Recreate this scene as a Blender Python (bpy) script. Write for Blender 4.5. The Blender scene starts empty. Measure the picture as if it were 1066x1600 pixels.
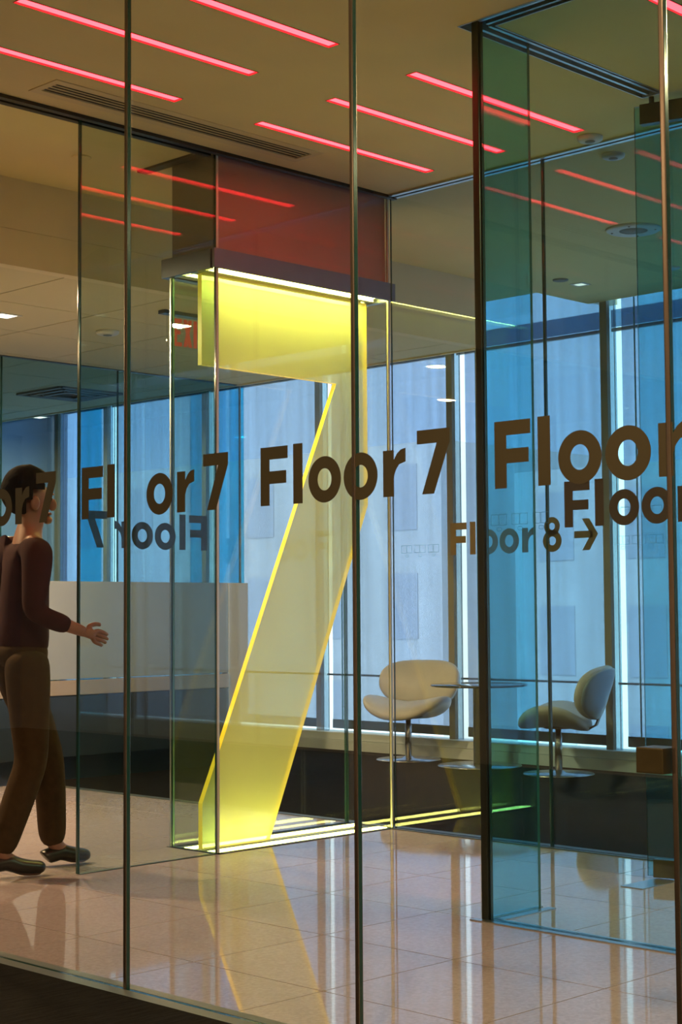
import bpy, bmesh, math, random
from mathutils import Vector, Matrix, Euler
random.seed(7)
S = bpy.context.scene
COL = S.collection

# ------------------------------------------------------------------ camera
CAM_H = 1.16
F_PX, YAW, PITCH, ROLL = 2531.43, 0.77776978, 0.06105302, -0.0066681
fw = Vector((math.cos(PITCH)*math.cos(YAW), math.cos(PITCH)*math.sin(YAW), math.sin(PITCH)))
rt = Vector((math.sin(YAW), -math.cos(YAW), 0.0))
up = rt.cross(fw)
r2 = math.cos(ROLL)*rt + math.sin(ROLL)*up
u2 = -math.sin(ROLL)*rt + math.cos(ROLL)*up
cd = bpy.data.cameras.new('camera')
cam = bpy.data.objects.new('camera', cd)
COL.objects.link(cam)
cd.sensor_fit = 'VERTICAL'
cd.sensor_height = 36.0
cd.sensor_width = 36.0*1066/1600
cd.lens = F_PX/1600*36.0
cd.clip_start = 0.05
cd.clip_end = 300
M = Matrix((r2, u2, -fw)).transposed().to_4x4()
M.translation = Vector((0, 0, CAM_H))
cam.matrix_world = M
S.camera = cam

# ------------------------------------------------------------------ sky and exposure
W = bpy.data.worlds.new('world')
S.world = W
W.use_nodes = True
_bg = W.node_tree.nodes['Background']
_bg.inputs[0].default_value = (0.66, 0.84, 1.0, 1)
_bg.inputs[1].default_value = 2.7
sun_d = bpy.data.lights.new('sun', 'SUN')
sun_d.energy = 4.2; sun_d.color = (1.0, 0.95, 0.85); sun_d.angle = 0.01
sun = bpy.data.objects.new('sun', sun_d); COL.objects.link(sun)
sun.rotation_euler = Vector((0.80, 0.18, -0.57)).to_track_quat('-Z', 'Y').to_euler()
S.view_settings.view_transform = 'Standard'
S.view_settings.look = 'None'
S.view_settings.exposure = 0.0
S.view_settings.gamma = 1.0
S.view_settings.use_curve_mapping = False
try:
    S.cycles.use_denoising = True
    S.cycles.transparent_max_bounces = 48
    S.cycles.max_bounces = 14
    S.cycles.diffuse_bounces = 5
    S.cycles.glossy_bounces = 6
    S.cycles.transmission_bounces = 8
    S.cycles.sample_clamp_indirect = 3.0
    S.cycles.caustics_reflective = False
    S.cycles.caustics_refractive = False
except Exception:
    pass

HALL_W, LOBBY_W, REC_W = 84.0, 84.0, 128.0        # lamp powers in watts
WARM = (1.0, 0.66, 0.33)
YEL_E = (1.0, 0.87, 0.20)                          # the vitrine's yellow light strips
YEL_S = 58.0

# ------------------------------------------------------------------ materials
def newmat(name):
    m = bpy.data.materials.new(name)
    m.use_nodes = True
    nt = m.node_tree
    nt.nodes.clear()
    out = nt.nodes.new('ShaderNodeOutputMaterial')
    return m, nt, out

def link(nt, a, b):
    nt.links.new(a, b)

def pbr(name, col, rough=0.5, metal=0.0, spec=0.5, noise=0.0, nscale=40.0, bump=0.0, stretch=None, coat=0.0, rvar=0.0):
    m, nt, out = newmat(name)
    b = nt.nodes.new('ShaderNodeBsdfPrincipled')
    b.inputs['Roughness'].default_value = rough
    b.inputs['Metallic'].default_value = metal
    b.inputs['Specular IOR Level'].default_value = spec
    b.inputs['Coat Weight'].default_value = coat
    b.inputs['Base Color'].default_value = (*col, 1)
    link(nt, b.outputs[0], out.inputs[0])
    if noise or bump or rvar:
        tc = nt.nodes.new('ShaderNodeTexCoord')
        mp = nt.nodes.new('ShaderNodeMapping')
        if stretch:
            mp.inputs['Scale'].default_value = stretch
        n = nt.nodes.new('ShaderNodeTexNoise')
        n.inputs['Scale'].default_value = nscale
        n.inputs['Detail'].default_value = 4
        link(nt, tc.outputs['Object'], mp.inputs[0])
        link(nt, mp.outputs[0], n.inputs['Vector'])
        if noise:
            r = nt.nodes.new('ShaderNodeValToRGB')
            r.color_ramp.elements[0].position = 0.3
            r.color_ramp.elements[1].position = 0.7
            r.color_ramp.elements[0].color = (*[max(0, c*(1-noise)) for c in col], 1)
            r.color_ramp.elements[1].color = (*[min(1, c*(1+noise)) for c in col], 1)
            link(nt, n.outputs[0], r.inputs[0])
            link(nt, r.outputs[0], b.inputs['Base Color'])
        if bump:
            bp = nt.nodes.new('ShaderNodeBump')
            bp.inputs['Strength'].default_value = bump
            bp.inputs['Distance'].default_value = 0.01
            link(nt, n.outputs[0], bp.inputs['Height'])
            link(nt, bp.outputs[0], b.inputs['Normal'])
        if rvar:
            mr = nt.nodes.new('ShaderNodeMapRange')
            mr.inputs[3].default_value = max(0, rough-rvar)
            mr.inputs[4].default_value = rough+rvar
            link(nt, n.outputs[0], mr.inputs[0])
            link(nt, mr.outputs[0], b.inputs['Roughness'])
    return m

def emit(name, col, s):
    m, nt, out = newmat(name)
    e = nt.nodes.new('ShaderNodeEmission')
    e.inputs[0].default_value = (*col, 1)
    e.inputs[1].default_value = s
    link(nt, e.outputs[0], out.inputs[0])
    return m

def schlick(nt, f0, gain=1.0):
    lw = nt.nodes.new('ShaderNodeLayerWeight')
    lw.inputs[0].default_value = 0.5
    p = nt.nodes.new('ShaderNodeMath'); p.operation = 'POWER'; p.inputs[1].default_value = 5.0
    link(nt, lw.outputs['Facing'], p.inputs[0])
    a = nt.nodes.new('ShaderNodeMath'); a.operation = 'MULTIPLY_ADD'
    a.inputs[1].default_value = (1-f0)*gain; a.inputs[2].default_value = f0*gain
    link(nt, p.outputs[0], a.inputs[0])
    return a.outputs[0]

def glass(name, tint, f0=0.045, gain=1.0):
    """Architectural glass: each face of a pane passes sqrt(tint) and mirrors a Fresnel share."""
    m, nt, out = newmat(name)
    t = nt.nodes.new('ShaderNodeBsdfTransparent')
    t.inputs[0].default_value = (*[math.sqrt(c) for c in tint], 1)
    g = nt.nodes.new('ShaderNodeBsdfGlossy')
    g.inputs['Roughness'].default_value = 0.0
    mx = nt.nodes.new('ShaderNodeMixShader')
    link(nt, schlick(nt, f0, gain), mx.inputs[0])
    link(nt, t.outputs[0], mx.inputs[1]); link(nt, g.outputs[0], mx.inputs[2])
    link(nt, mx.outputs[0], out.inputs[0])
    return m

def fabric_shade(name, thru, body, weave=0.06):
    m, nt, out = newmat(name)
    tc = nt.nodes.new('ShaderNodeTexCoord')
    mp = nt.nodes.new('ShaderNodeMapping'); mp.inputs['Scale'].default_value = (1, 1, 0.04)
    n = nt.nodes.new('ShaderNodeTexNoise'); n.inputs['Scale'].default_value = 9.0; n.inputs['Detail'].default_value = 5
    link(nt, tc.outputs['Object'], mp.inputs[0]); link(nt, mp.outputs[0], n.inputs['Vector'])
    r = nt.nodes.new('ShaderNodeValToRGB')
    r.color_ramp.elements[0].position = 0.35; r.color_ramp.elements[1].position = 0.65
    r.color_ramp.elements[0].color = (*[c*(1-weave) for c in thru], 1)
    r.color_ramp.elements[1].color = (*[min(1, c*(1+weave)) for c in thru], 1)
    link(nt, n.outputs[0], r.inputs[0])
    t = nt.nodes.new('ShaderNodeBsdfTransparent')
    link(nt, r.outputs[0], t.inputs[0])
    d = nt.nodes.new('ShaderNodeBsdfTranslucent'); d.inputs[0].default_value = (*body, 1)
    d2 = nt.nodes.new('ShaderNodeBsdfDiffuse'); d2.inputs[0].default_value = (*body, 1)
    m1 = nt.nodes.new('ShaderNodeMixShader'); m1.inputs[0].default_value = 0.5
    link(nt, d.outputs[0], m1.inputs[1]); link(nt, d2.outputs[0], m1.inputs[2])
    m2 = nt.nodes.new('ShaderNodeMixShader'); m2.inputs[0].default_value = 0.12
    link(nt, t.outputs[0], m2.inputs[1]); link(nt, m1.outputs[0], m2.inputs[2])
    link(nt, m2.outputs[0], out.inputs[0])
    return m

def acrylic(name, col, through, mixt=0.45, rough=0.25):
    """Frosted translucent acrylic: part see-through, part scattering."""
    m, nt, out = newmat(name)
    t = nt.nodes.new('ShaderNodeBsdfTransparent'); t.inputs[0].default_value = (*through, 1)
    tr = nt.nodes.new('ShaderNodeBsdfTranslucent'); tr.inputs[0].default_value = (*col, 1)
    d = nt.nodes.new('ShaderNodeBsdfDiffuse'); d.inputs[0].default_value = (*col, 1)
    a = nt.nodes.new('ShaderNodeMixShader'); a.inputs[0].default_value = 0.55
    link(nt, tr.outputs[0], a.inputs[1]); link(nt, d.outputs[0], a.inputs[2])
    b = nt.nodes.new('ShaderNodeMixShader'); b.inputs[0].default_value = mixt
    link(nt, a.outputs[0], b.inputs[1]); link(nt, t.outputs[0], b.inputs[2])
    g = nt.nodes.new('ShaderNodeBsdfGlossy'); g.inputs['Roughness'].default_value = 0.03
    c = nt.nodes.new('ShaderNodeMixShader')
    link(nt, schlick(nt, 0.04), c.inputs[0])
    link(nt, b.outputs[0], c.inputs[1]); link(nt, g.outputs[0], c.inputs[2])
    link(nt, c.outputs[0], out.inputs[0])
    return m

def edge_lit(name, col, glow, s):
    """Edge of a light-guiding acrylic sheet: it gives off the light piped through the sheet."""
    m = pbr(name, col, 0.3)
    b = [n for n in m.node_tree.nodes if n.type == 'BSDF_PRINCIPLED'][0]
    b.inputs['Emission Color'].default_value = (*glow, 1)
    b.inputs['Emission Strength'].default_value = s
    return m

def terrazzo():
    m, nt, out = newmat('terrazzo')
    b = nt.nodes.new('ShaderNodeBsdfPrincipled')
    tc = nt.nodes.new('ShaderNodeTexCoord')
    geo = nt.nodes.new('ShaderNodeNewGeometry')
    v = nt.nodes.new('ShaderNodeTexVoronoi'); v.inputs['Scale'].default_value = 95
    link(nt, geo.outputs['Position'], v.inputs['Vector'])
    r = nt.nodes.new('ShaderNodeValToRGB')
    e = r.color_ramp.elements
    e[0].position = 0.0; e[0].color = (0.33, 0.275, 0.29, 1)
    e[1].position = 1.0; e[1].color = (0.47, 0.415, 0.44, 1)
    n = nt.nodes.new('ShaderNodeTexNoise'); n.inputs['Scale'].default_value = 60; n.inputs['Detail'].default_value = 6
    link(nt, geo.outputs['Position'], n.inputs['Vector'])
    mxv = nt.nodes.new('ShaderNodeMix'); mxv.data_type = 'FLOAT'; mxv.inputs[0].default_value = 0.55
    sep = nt.nodes.new('ShaderNodeSeparateColor')
    link(nt, v.outputs['Color'], sep.inputs[0])
    link(nt, sep.outputs[0], mxv.inputs[2]); link(nt, n.outputs[0], mxv.inputs[3])
    link(nt, mxv.outputs[0], r.inputs[0])
    # sparse dark flecks
    n2 = nt.nodes.new('ShaderNodeTexVoronoi'); n2.inputs['Scale'].default_value = 14
    link(nt, geo.outputs['Position'], n2.inputs['Vector'])
    lt = nt.nodes.new('ShaderNodeMath'); lt.operation = 'LESS_THAN'; lt.inputs[1].default_value = 0.045
    link(nt, n2.outputs['Distance'], lt.inputs[0])
    mc = nt.nodes.new('ShaderNodeMix'); mc.data_type = 'RGBA'
    mf = nt.nodes.new('ShaderNodeMath'); mf.operation = 'MULTIPLY'; mf.inputs[1].default_value = 0.35
    link(nt, lt.outputs[0], mf.inputs[0]); link(nt, mf.outputs[0], mc.inputs[0])
    link(nt, r.outputs[0], mc.inputs[6]); mc.inputs[7].default_value = (0.12, 0.09, 0.08, 1)
    link(nt, mc.outputs[2], b.inputs['Base Color'])
    b.inputs['Roughness'].default_value = 0.045
    b.inputs['Specular IOR Level'].default_value = 0.5
    link(nt, b.outputs[0], out.inputs[0])
    return m

def carpet_mat():
    m, nt, out = newmat('carpet')
    b = nt.nodes.new('ShaderNodeBsdfPrincipled')
    geo = nt.nodes.new('ShaderNodeNewGeometry')
    mp = nt.nodes.new('ShaderNodeMapping'); mp.inputs['Scale'].default_value = (1.2, 14, 1)
    mp.inputs['Rotation'].default_value = (0, 0, 0.0)
    n = nt.nodes.new('ShaderNodeTexNoise'); n.inputs['Scale'].default_value = 6; n.inputs['Detail'].default_value = 8
    n.inputs['Roughness'].default_value = 0.75
    link(nt, geo.outputs['Position'], mp.inputs[0]); link(nt, mp.outputs[0], n.inputs['Vector'])
    r = nt.nodes.new('ShaderNodeValToRGB')
    r.color_ramp.elements[0].position = 0.38; r.color_ramp.elements[0].color = (0.004, 0.0038, 0.0036, 1)
    r.color_ramp.elements[1].position = 0.66; r.color_ramp.elements[1].color = (0.017, 0.016, 0.015, 1)
    link(nt, n.outputs[0], r.inputs[0]); link(nt, r.outputs[0], b.inputs['Base Color'])
    b.inputs['Roughness'].default_value = 0.95
    b.inputs['Specular IOR Level'].default_value = 0.05
    bp = nt.nodes.new('ShaderNodeBump'); bp.inputs['Strength'].default_value = 0.7; bp.inputs['Distance'].default_value = 0.01
    link(nt, n.outputs[0], bp.inputs['Height']); link(nt, bp.outputs[0], b.inputs['Normal'])
    link(nt, b.outputs[0], out.inputs[0])
    return m

MAT = dict(
    ceiling=pbr('ceiling_paint', (0.88, 0.72, 0.33), 0.9, noise=0.03, nscale=3),
    recceil=pbr('mineral_ceiling_board', (0.77, 0.68, 0.42), 0.92, noise=0.05, nscale=90),
    wall=pbr('warm_wall_paint', (0.45, 0.40, 0.34), 0.85, noise=0.04, nscale=4),
    bluewall=pbr('blue_grey_wall', (0.20, 0.30, 0.42), 0.7, noise=0.05, nscale=3),
    fascia=pbr('fascia_paint', (0.80, 0.69, 0.44), 0.85, noise=0.03, nscale=5),
    gridbar=pbr('ceiling_grid_metal', (0.16, 0.13, 0.09), 0.6),
    terr=terrazzo(),
    grout=pbr('grout', (0.10, 0.075, 0.06), 0.8, noise=0.2, nscale=60),
    carpet=carpet_mat(),
    alu=pbr('brushed_aluminium', (0.55, 0.60, 0.62), 0.32, 1.0, noise=0.06, nscale=30, stretch=(1, 1, 20), rvar=0.06),
    alu_matt=pbr('floor_trim_aluminium', (0.13, 0.15, 0.15), 0.45, 0.6, noise=0.06, nscale=40),
    slot=pbr('channel_gasket', (0.010, 0.022, 0.024), 0.4),
    dark=pbr('dark_metal', (0.055, 0.052, 0.045), 0.35, 0.7, noise=0.1, nscale=20),
    joint=pbr('glass_joint_steel', (0.26, 0.21, 0.18), 0.22, 0.9, noise=0.05, nscale=10),
    post=pbr('corner_post_metal', (0.045, 0.055, 0.045), 0.3, 0.8, noise=0.08, nscale=15),
    clearjoint=pbr('pale_glass_bead', (0.62, 0.62, 0.50), 0.2, 0.3, spec=0.6),
    edge=pbr('green_glass_edge', (0.012, 0.055, 0.050), 0.12, 0.0, spec=0.7),
    edge_bright=pbr('polished_glass_edge', (0.16, 0.33, 0.27), 0.12, 0.0, spec=0.9),
    g_front=glass('front_glass', (0.93, 0.95, 0.94)),
    g_p1=glass('lobby_glass', (0.66, 0.77, 0.74)),
    g_box=glass('vitrine_glass', (0.93, 0.96, 0.93)),
    g_side=glass('vitrine_side_glass', (0.78, 0.88, 0.82)),
    g_p2=glass('lounge_glass', (0.82, 0.90, 0.92), 0.05),
    g_p3=glass('vestibule_glass', (0.62, 0.89, 0.92)),
    g_tint=glass('green_blue_tinted_glass', (0.32, 0.79, 0.89), 0.07),
    g_p5=glass('blue_tinted_glass', (0.46, 0.74, 0.86), 0.05),
    g_win=glass('window_glass', (0.94, 0.97, 0.98), 0.02),
    bulk=pbr('bulkhead_grey', (0.34, 0.31, 0.29), 0.40, 0.55, spec=1.0, noise=0.04, nscale=6),
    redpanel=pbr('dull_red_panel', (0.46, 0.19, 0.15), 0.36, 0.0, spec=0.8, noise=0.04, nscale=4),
    band=pbr('band_metal', (0.17, 0.20, 0.25), 0.36, 0.6, noise=0.06, nscale=12),
    whitelac=pbr('pale_lacquer', (0.80, 0.78, 0.62), 0.4),
    slab=acrylic('yellow_acrylic', (0.82, 0.86, 0.44), (0.90, 0.96, 0.84), 0.47),
    slabedge=edge_lit('lit_acrylic_edge', (0.92, 0.70, 0.02), (1.0, 0.62, 0.012), 0.65),
    ystrip=emit('yellow_light_strip', YEL_E, YEL_S),
    ystrip_floor=emit('yellow_floor_strip', YEL_E, 26.0),
    pink=emit('pink_tube_light', (1.0, 0.024, 0.031), 16.0),
    pinkhouse=pbr('pink_light_housing', (0.85, 0.10, 0.14), 0.5),
    lamp=emit('warm_lamp_face', (1.0, 0.82, 0.6), 3.5),
    lamp_dim=emit('dim_lamp_face', (1.0, 0.9, 0.75), 1.6),
    vinyl=pbr('bronze_vinyl', (0.036, 0.030, 0.014), 0.65, 0.0, spec=0.4, noise=0.04, nscale=8),
    vinyl_grey=pbr('grey_bronze_vinyl', (0.035, 0.046, 0.042), 0.55, noise=0.05, nscale=8),
    vinyl_gold=pbr('gold_bronze_vinyl', (0.10, 0.068, 0.02), 0.55, noise=0.05, nscale=8),
    vinyl_dark=pbr('dark_bronze_vinyl', (0.030, 0.026, 0.015), 0.55, noise=0.05, nscale=8),
    teal=pbr('teal_line_vinyl', (0.03, 0.22, 0.34), 0.6),
    exitred=pbr('exit_red', (0.80, 0.05, 0.02), 0.5),
    exitglow=emit('exit_red_lit', (1.0, 0.08, 0.03), 0.75),
    mull=pbr('mullion_paint', (0.23, 0.215, 0.17), 0.55, noise=0.04, nscale=10),
    sill=pbr('sill_paint', (0.58, 0.66, 0.66), 0.5, noise=0.04, nscale=8),
    shade=fabric_shade('pale_shade_fabric', (0.50, 0.56, 0.655), (0.7, 0.75, 0.85)),
    bare_window_cyan=fabric_shade('cyan_bare_window_sheet', (0.05, 0.44, 0.60), (0.05, 0.45, 0.7), 0.12),  # cyan of the unshaded window, put into a sheet's colour
    shade_pale=fabric_shade('sheer_side_fabric', (0.50, 0.60, 0.66), (0.7, 0.8, 0.9)),
    valance=fabric_shade('valance_fabric', (0.33, 0.45, 0.55), (0.3, 0.45, 0.6)),
    hem=pbr('shade_hem', (0.055, 0.08, 0.09), 0.5),
    chair=pbr('cream_leather', (0.56, 0.54, 0.47), 0.42, spec=0.45, noise=0.05, nscale=12, bump=0.06),
    chairshell=pbr('chair_shell', (0.22, 0.30, 0.36), 0.35, 0.2),
    chrome=pbr('satin_steel', (0.52, 0.51, 0.48), 0.25, 1.0, noise=0.05, nscale=20),
    tabletop=pbr('dark_glass_top', (0.012, 0.022, 0.022), 0.06, 0.0, spec=0.7),
    brass=pbr('bronze_fitting', (0.13, 0.11, 0.06), 0.35, 0.85, noise=0.12, nscale=18),
    desk=pbr('desk_grey_lacquer', (0.30, 0.34, 0.38), 0.22, spec=0.6, noise=0.04, nscale=3),
    desk_reflect_beige=pbr('desk_beige_reflection', (0.34, 0.29, 0.24), 0.25, spec=0.6, noise=0.05, nscale=3),
    desk_end=pbr('desk_end_lacquer', (0.62, 0.60, 0.56), 0.4, noise=0.03, nscale=4),
    desk_dark=pbr('desk_dark_gloss', (0.018, 0.026, 0.026), 0.2, spec=0.6),
    facade=pbr('pale_facade', (0.82, 0.80, 0.74), 0.8, noise=0.06, nscale=0.6),
    facade_win=pbr('facade_window_glass', (0.62, 0.64, 0.66), 0.4),
    grille=pbr('speaker_grille', (0.20, 0.22, 0.22), 0.7),
    white=pbr('white_plastic', (0.72, 0.72, 0.68), 0.5),
    skin=pbr('skin', (0.24, 0.11, 0.07), 0.5, noise=0.06, nscale=10),
    hair=pbr('black_hair', (0.008, 0.007, 0.006), 0.95, spec=0.08, noise=0.3, nscale=60, bump=0.3),
    shirt=pbr('maroon_shirt', (0.034, 0.011, 0.014), 0.9, spec=0.1, noise=0.15, nscale=30, bump=0.15),
    trousers=pbr('khaki_trousers', (0.045, 0.027, 0.013), 0.9, spec=0.1, noise=0.15, nscale=30, bump=0.15),
    shoe=pbr('black_shoe_leather', (0.012, 0.011, 0.010), 0.35),
    eye=pbr('eye', (0.02, 0.015, 0.012), 0.1),
    vent=pbr('vent_paint', (0.80, 0.65, 0.33), 0.8),
    ventdark=pbr('vent_black', (0.004, 0.004, 0.003), 0.8),
)

# ------------------------------------------------------------------ mesh helpers
class MB:
    """Collects boxes, prisms and lathes; build() links them as ONE mesh object."""
    def __init__(self):
        self.bm = bmesh.new()
    def box(self, x0, x1, y0, y1, z0, z1, mi=0, mat4=None):
        vs = [Vector((x, y, z)) for x in (x0, x1) for y in (y0, y1) for z in (z0, z1)]
        if mat4 is not None:
            vs = [mat4 @ v for v in vs]
        v = [self.bm.verts.new(p) for p in vs]
        fs = []
        for idx in ((0, 1, 3, 2), (4, 6, 7, 5), (0, 4, 5, 1), (2, 3, 7, 6), (0, 2, 6, 4), (1, 5, 7, 3)):
            f = self.bm.faces.new([v[i] for i in idx]); f.material_index = mi
            fs.append(f)
        return fs
    def prism(self, pts, axis, a, b, mi=0, mi_side=None):
        """Extrude an outline (list of 2-D points) along axis from a to b."""
        def P(u, v, w):
            return {'x': (w, u, v), 'y': (u, w, v), 'z': (u, v, w)}[axis]
        A = [self.bm.verts.new(P(u, v, a)) for u, v in pts]
        B = [self.bm.verts.new(P(u, v, b)) for u, v in pts]
        n = len(pts)
        self.bm.faces.new(A).material_index = mi
        self.bm.faces.new(list(reversed(B))).material_index = mi
        for i in range(n):
            f = self.bm.faces.new((A[i], B[i], B[(i+1) % n], A[(i+1) % n]))
            f.material_index = mi if mi_side is None else mi_side
    def lathe(self, prof, cx=0, cy=0, n=32, mi=0, smooth=True):
        rings = []
        for r, z in prof:
            if r < 1e-6:
                rings.append([self.bm.verts.new((cx, cy, z))])
            else:
                rings.append([self.bm.verts.new((cx+r*math.cos(2*math.pi*i/n), cy+r*math.sin(2*math.pi*i/n), z)) for i in range(n)])
        for a, b in zip(rings, rings[1:]):
            for i in range(n):
                j = (i+1) % n
                if len(a) == 1 and len(b) == 1:
                    continue
                if len(a) == 1:
                    f = self.bm.faces.new((a[0], b[i], b[j]))
                elif len(b) == 1:
                    f = self.bm.faces.new((a[i], b[0], a[j]))
                else:
                    f = self.bm.faces.new((a[i], b[i], b[j], a[j]))
                f.smooth = smooth; f.material_index = mi
    def build(self, name, mats, parent=None, bevel=0.0, loc=None, keep_normals=False):
        bm = self.bm
        if not keep_normals:
            bmesh.ops.recalc_face_normals(bm, faces=bm.faces)
        if bevel:
            bmesh.ops.bevel(bm, geom=list(bm.edges), offset=bevel, segments=2, profile=0.7, affect='EDGES')
        me = bpy.data.meshes.new(name)
        bm.to_mesh(me); bm.free()
        if not isinstance(mats, (list, tuple)):
            mats = [mats]
        for m in mats:
            me.materials.append(MAT[m] if isinstance(m, str) else m)
        return place(name, me, parent, loc)

def place(name, me, parent=None, loc=None):
    o = bpy.data.objects.new(name, me)
    COL.objects.link(o)
    if loc is not None:
        o.location = loc
    if parent is not None:
        o.parent = parent
        if parent.parent is None:
            o.matrix_parent_inverse = Matrix.Identity(4)
    return o

def box(name, mats, x0, x1, y0, y1, z0, z1, parent=None, bevel=0.0, org=(0, 0, 0)):
    m = MB(); m.box(x0-org[0], x1-org[0], y0-org[1], y1-org[1], z0-org[2], z1-org[2])
    return m.build(name, mats, parent, bevel)

def thing(name, label, cat, loc=(0, 0, 0), rotz=0.0, group=None, kind=None):
    o = bpy.data.objects.new(name, None)
    o.empty_display_size = 0.1
    COL.objects.link(o)
    o.location = loc; o.rotation_euler = (0, 0, rotz)
    tag(o, label, cat, group, kind)
    return o

def tag(o, label=None, cat=None, group=None, kind=None):
    if label: o['label'] = label
    if cat: o['category'] = cat
    if group: o['group'] = group
    if kind: o['kind'] = kind
    return o

def struct(o, label=None):
    o['kind'] = 'structure'
    if label: o['label'] = label
    return o

def pane(name, mat, parent, x0, x1, y0, y1, z0, z1, edge='edge'):
    """A glass pane: broad faces glass, thin side faces green edge."""
    m = MB()
    fs = m.box(x0, x1, y0, y1, z0, z1)
    thin = 'x' if (x1-x0) < (y1-y0) else 'y'
    m.bm.normal_update()
    for f in fs:
        n = f.normal
        broad = abs(n.x) > .5 if thin == 'x' else abs(n.y) > .5
        f.material_index = 0 if broad else 1
    return m.build(name, [mat, edge], parent)

# ------------------------------------------------------------------ key planes (metres)
P0X, P1Y, P2X, P3X, P4Y = 3.137, 5.952, 6.419, 4.764, 3.934
CZ = 3.42                         # lobby ceiling
DZ = 2.96                         # dropped ceiling
FY = 7.035                        # fascia between the two
WX = 9.80                         # window wall
T = 0.012

# ------------------------------------------------------------------ floor
floor = struct(box('floor', 'grout', 3.19, 6.44, -3.0, 13.9, -0.12, -0.003))
TILE = 0.61
def tiles():
    cache = {}
    i0, i1 = -2, 5
    for i in range(i0, i1):
        for j in range(-9, 12):
            xa, xb = 4.152+TILE*i, 4.152+TILE*(i+1)
            ya, yb = 4.19+TILE*j, 4.19+TILE*(j+1)
            x0, x1 = max(xa, 3.19), min(xb, 6.44)
            y0, y1 = max(ya, -1.2), min(yb, 10.9)
            # keep the tiles clear of the vitrine base
            if x1-x0 < 0.02 or y1-y0 < 0.02:
                continue
            pieces = [(x0, x1, y0, y1)]
            bx0, bx1, by0, by1 = 5.165, 6.44, 5.94, 6.30
            if x1 > bx0 and x0 < bx1 and y1 > by0 and y0 < by1:
                pieces = []
                if y0 < by0: pieces.append((x0, x1, y0, by0))
                if y1 > by1: pieces.append((x0, x1, by1, y1))
                if x0 < bx0: pieces.append((x0, bx0, max(y0, by0), min(y1, by1)))
            for (a, b, c, d) in pieces:
                if b-a < 0.02 or d-c < 0.02:
                    continue
                key = (round(b-a, 3), round(d-c, 3))
                g = 0.0019
                if key not in cache:
                    m = MB(); m.box(g, b-a-g, g, d-c-g, -0.012, 0)
                    o = m.build('tile', 'terr', floor, bevel=0.0008, loc=(a, c, 0))
                    cache[key] = o.data
                else:
                    place('tile', cache[key], floor, loc=(a, c, 0))
tiles()
struct(box('floor_carpet_lounge', 'carpet', 6.495, 10.0, -3.0, 13.9, -0.1, 0.004))
struct(box('floor_carpet_hall', 'carpet', -3.2, 3.075, -3.0, 13.9, -0.1, 0.006))
struct(box('trim_1', 'alu_matt', 6.44, 6.495, -3.0, 13.9, -0.1, 0.003))

# ------------------------------------------------------------------ ceilings
STRIPS = [  # x0, x1, y0, y1
    (3.345, 4.52, 4.927, 4.978), (3.345, 4.52, 5.418, 5.472), (3.345, 4.52, 4.448, 4.502),
    (4.993, 6.175, 4.448, 4.520), (4.993, 6.185, 4.940, 4.988), (4.997, 6.195, 5.410, 5.474),
    (5.01, 6.19, 3.255, 3.317)]
STRIPS = [(a, b, (c+d)/2-0.028, (c+d)/2+0.028) for a, b, c, d in STRIPS]
VENT = (4.003, 5.531, 5.630, 5.747)
TRK3 = (4.715, 4.805, -1.0, 3.985)       # ceiling pocket of the vestibule's front glass
TRK4 = (4.805, 5.965, 3.880, 3.985)      # and of its side
HOLES = STRIPS + [VENT, TRK3, TRK4]
def ceiling_plane():
    bm = bmesh.new()
    def region(x0, x1, y0, y1, holes):
        xs = sorted({x0, x1, *[v for h in holes for v in h[:2] if x0 < v < x1]})
        ys = sorted({y0, y1, *[v for h in holes for v in h[2:] if y0 < v < y1]})
        for a, b in zip(xs, xs[1:]):
            for c, d in zip(ys, ys[1:]):
                mx, my = (a+b)/2, (c+d)/2
                if any(h[0] < mx < h[1] and h[2] < my < h[3] for h in holes):
                    continue
                v = [bm.verts.new(p) for p in ((a, c, CZ), (a, d, CZ), (b, d, CZ), (b, c, CZ))]
                bm.faces.new(v)
    region(-3.2, 9.77, -3.0, FY, HOLES)
    region(8.53, 9.15, FY, 13.9, [])
    bmesh.ops.remove_doubles(bm, verts=bm.verts, dist=1e-5)
    me = bpy.data.meshes.new('ceiling')
    bm.to_mesh(me); bm.free()
    me.materials.append(MAT['ceiling'])
    return place('ceiling', me)
struct(ceiling_plane())
# roof above the window pocket and the building's top
struct(box('ceiling_pocket', 'recceil', 9.15, 10.0, FY, 13.9, 4.15, 4.25))
struct(box('wall_pocket', 'recceil', 9.05, 9.15, FY, 13.9, 3.43, 4.25))
struct(box('wall_pocket_end', 'recceil', 9.15, 10.0, FY-0.10, FY-0.005, 3.43, 4.25))
# fascia between the high and the dropped ceiling: two boards with a reveal
fas = struct(thing('wall_fascia', None, None))
box('board', 'fascia', -3.2, 8.53, FY, FY+0.06, 3.152, CZ+0.02, fas)
box('board', 'fascia', -3.2, 8.53, FY, FY+0.06, DZ, 3.1505, fas)
box('backing', 'dark', -3.2, 8.53, FY+0.012, FY+0.07, 3.12, 3.17, fas)
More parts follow.
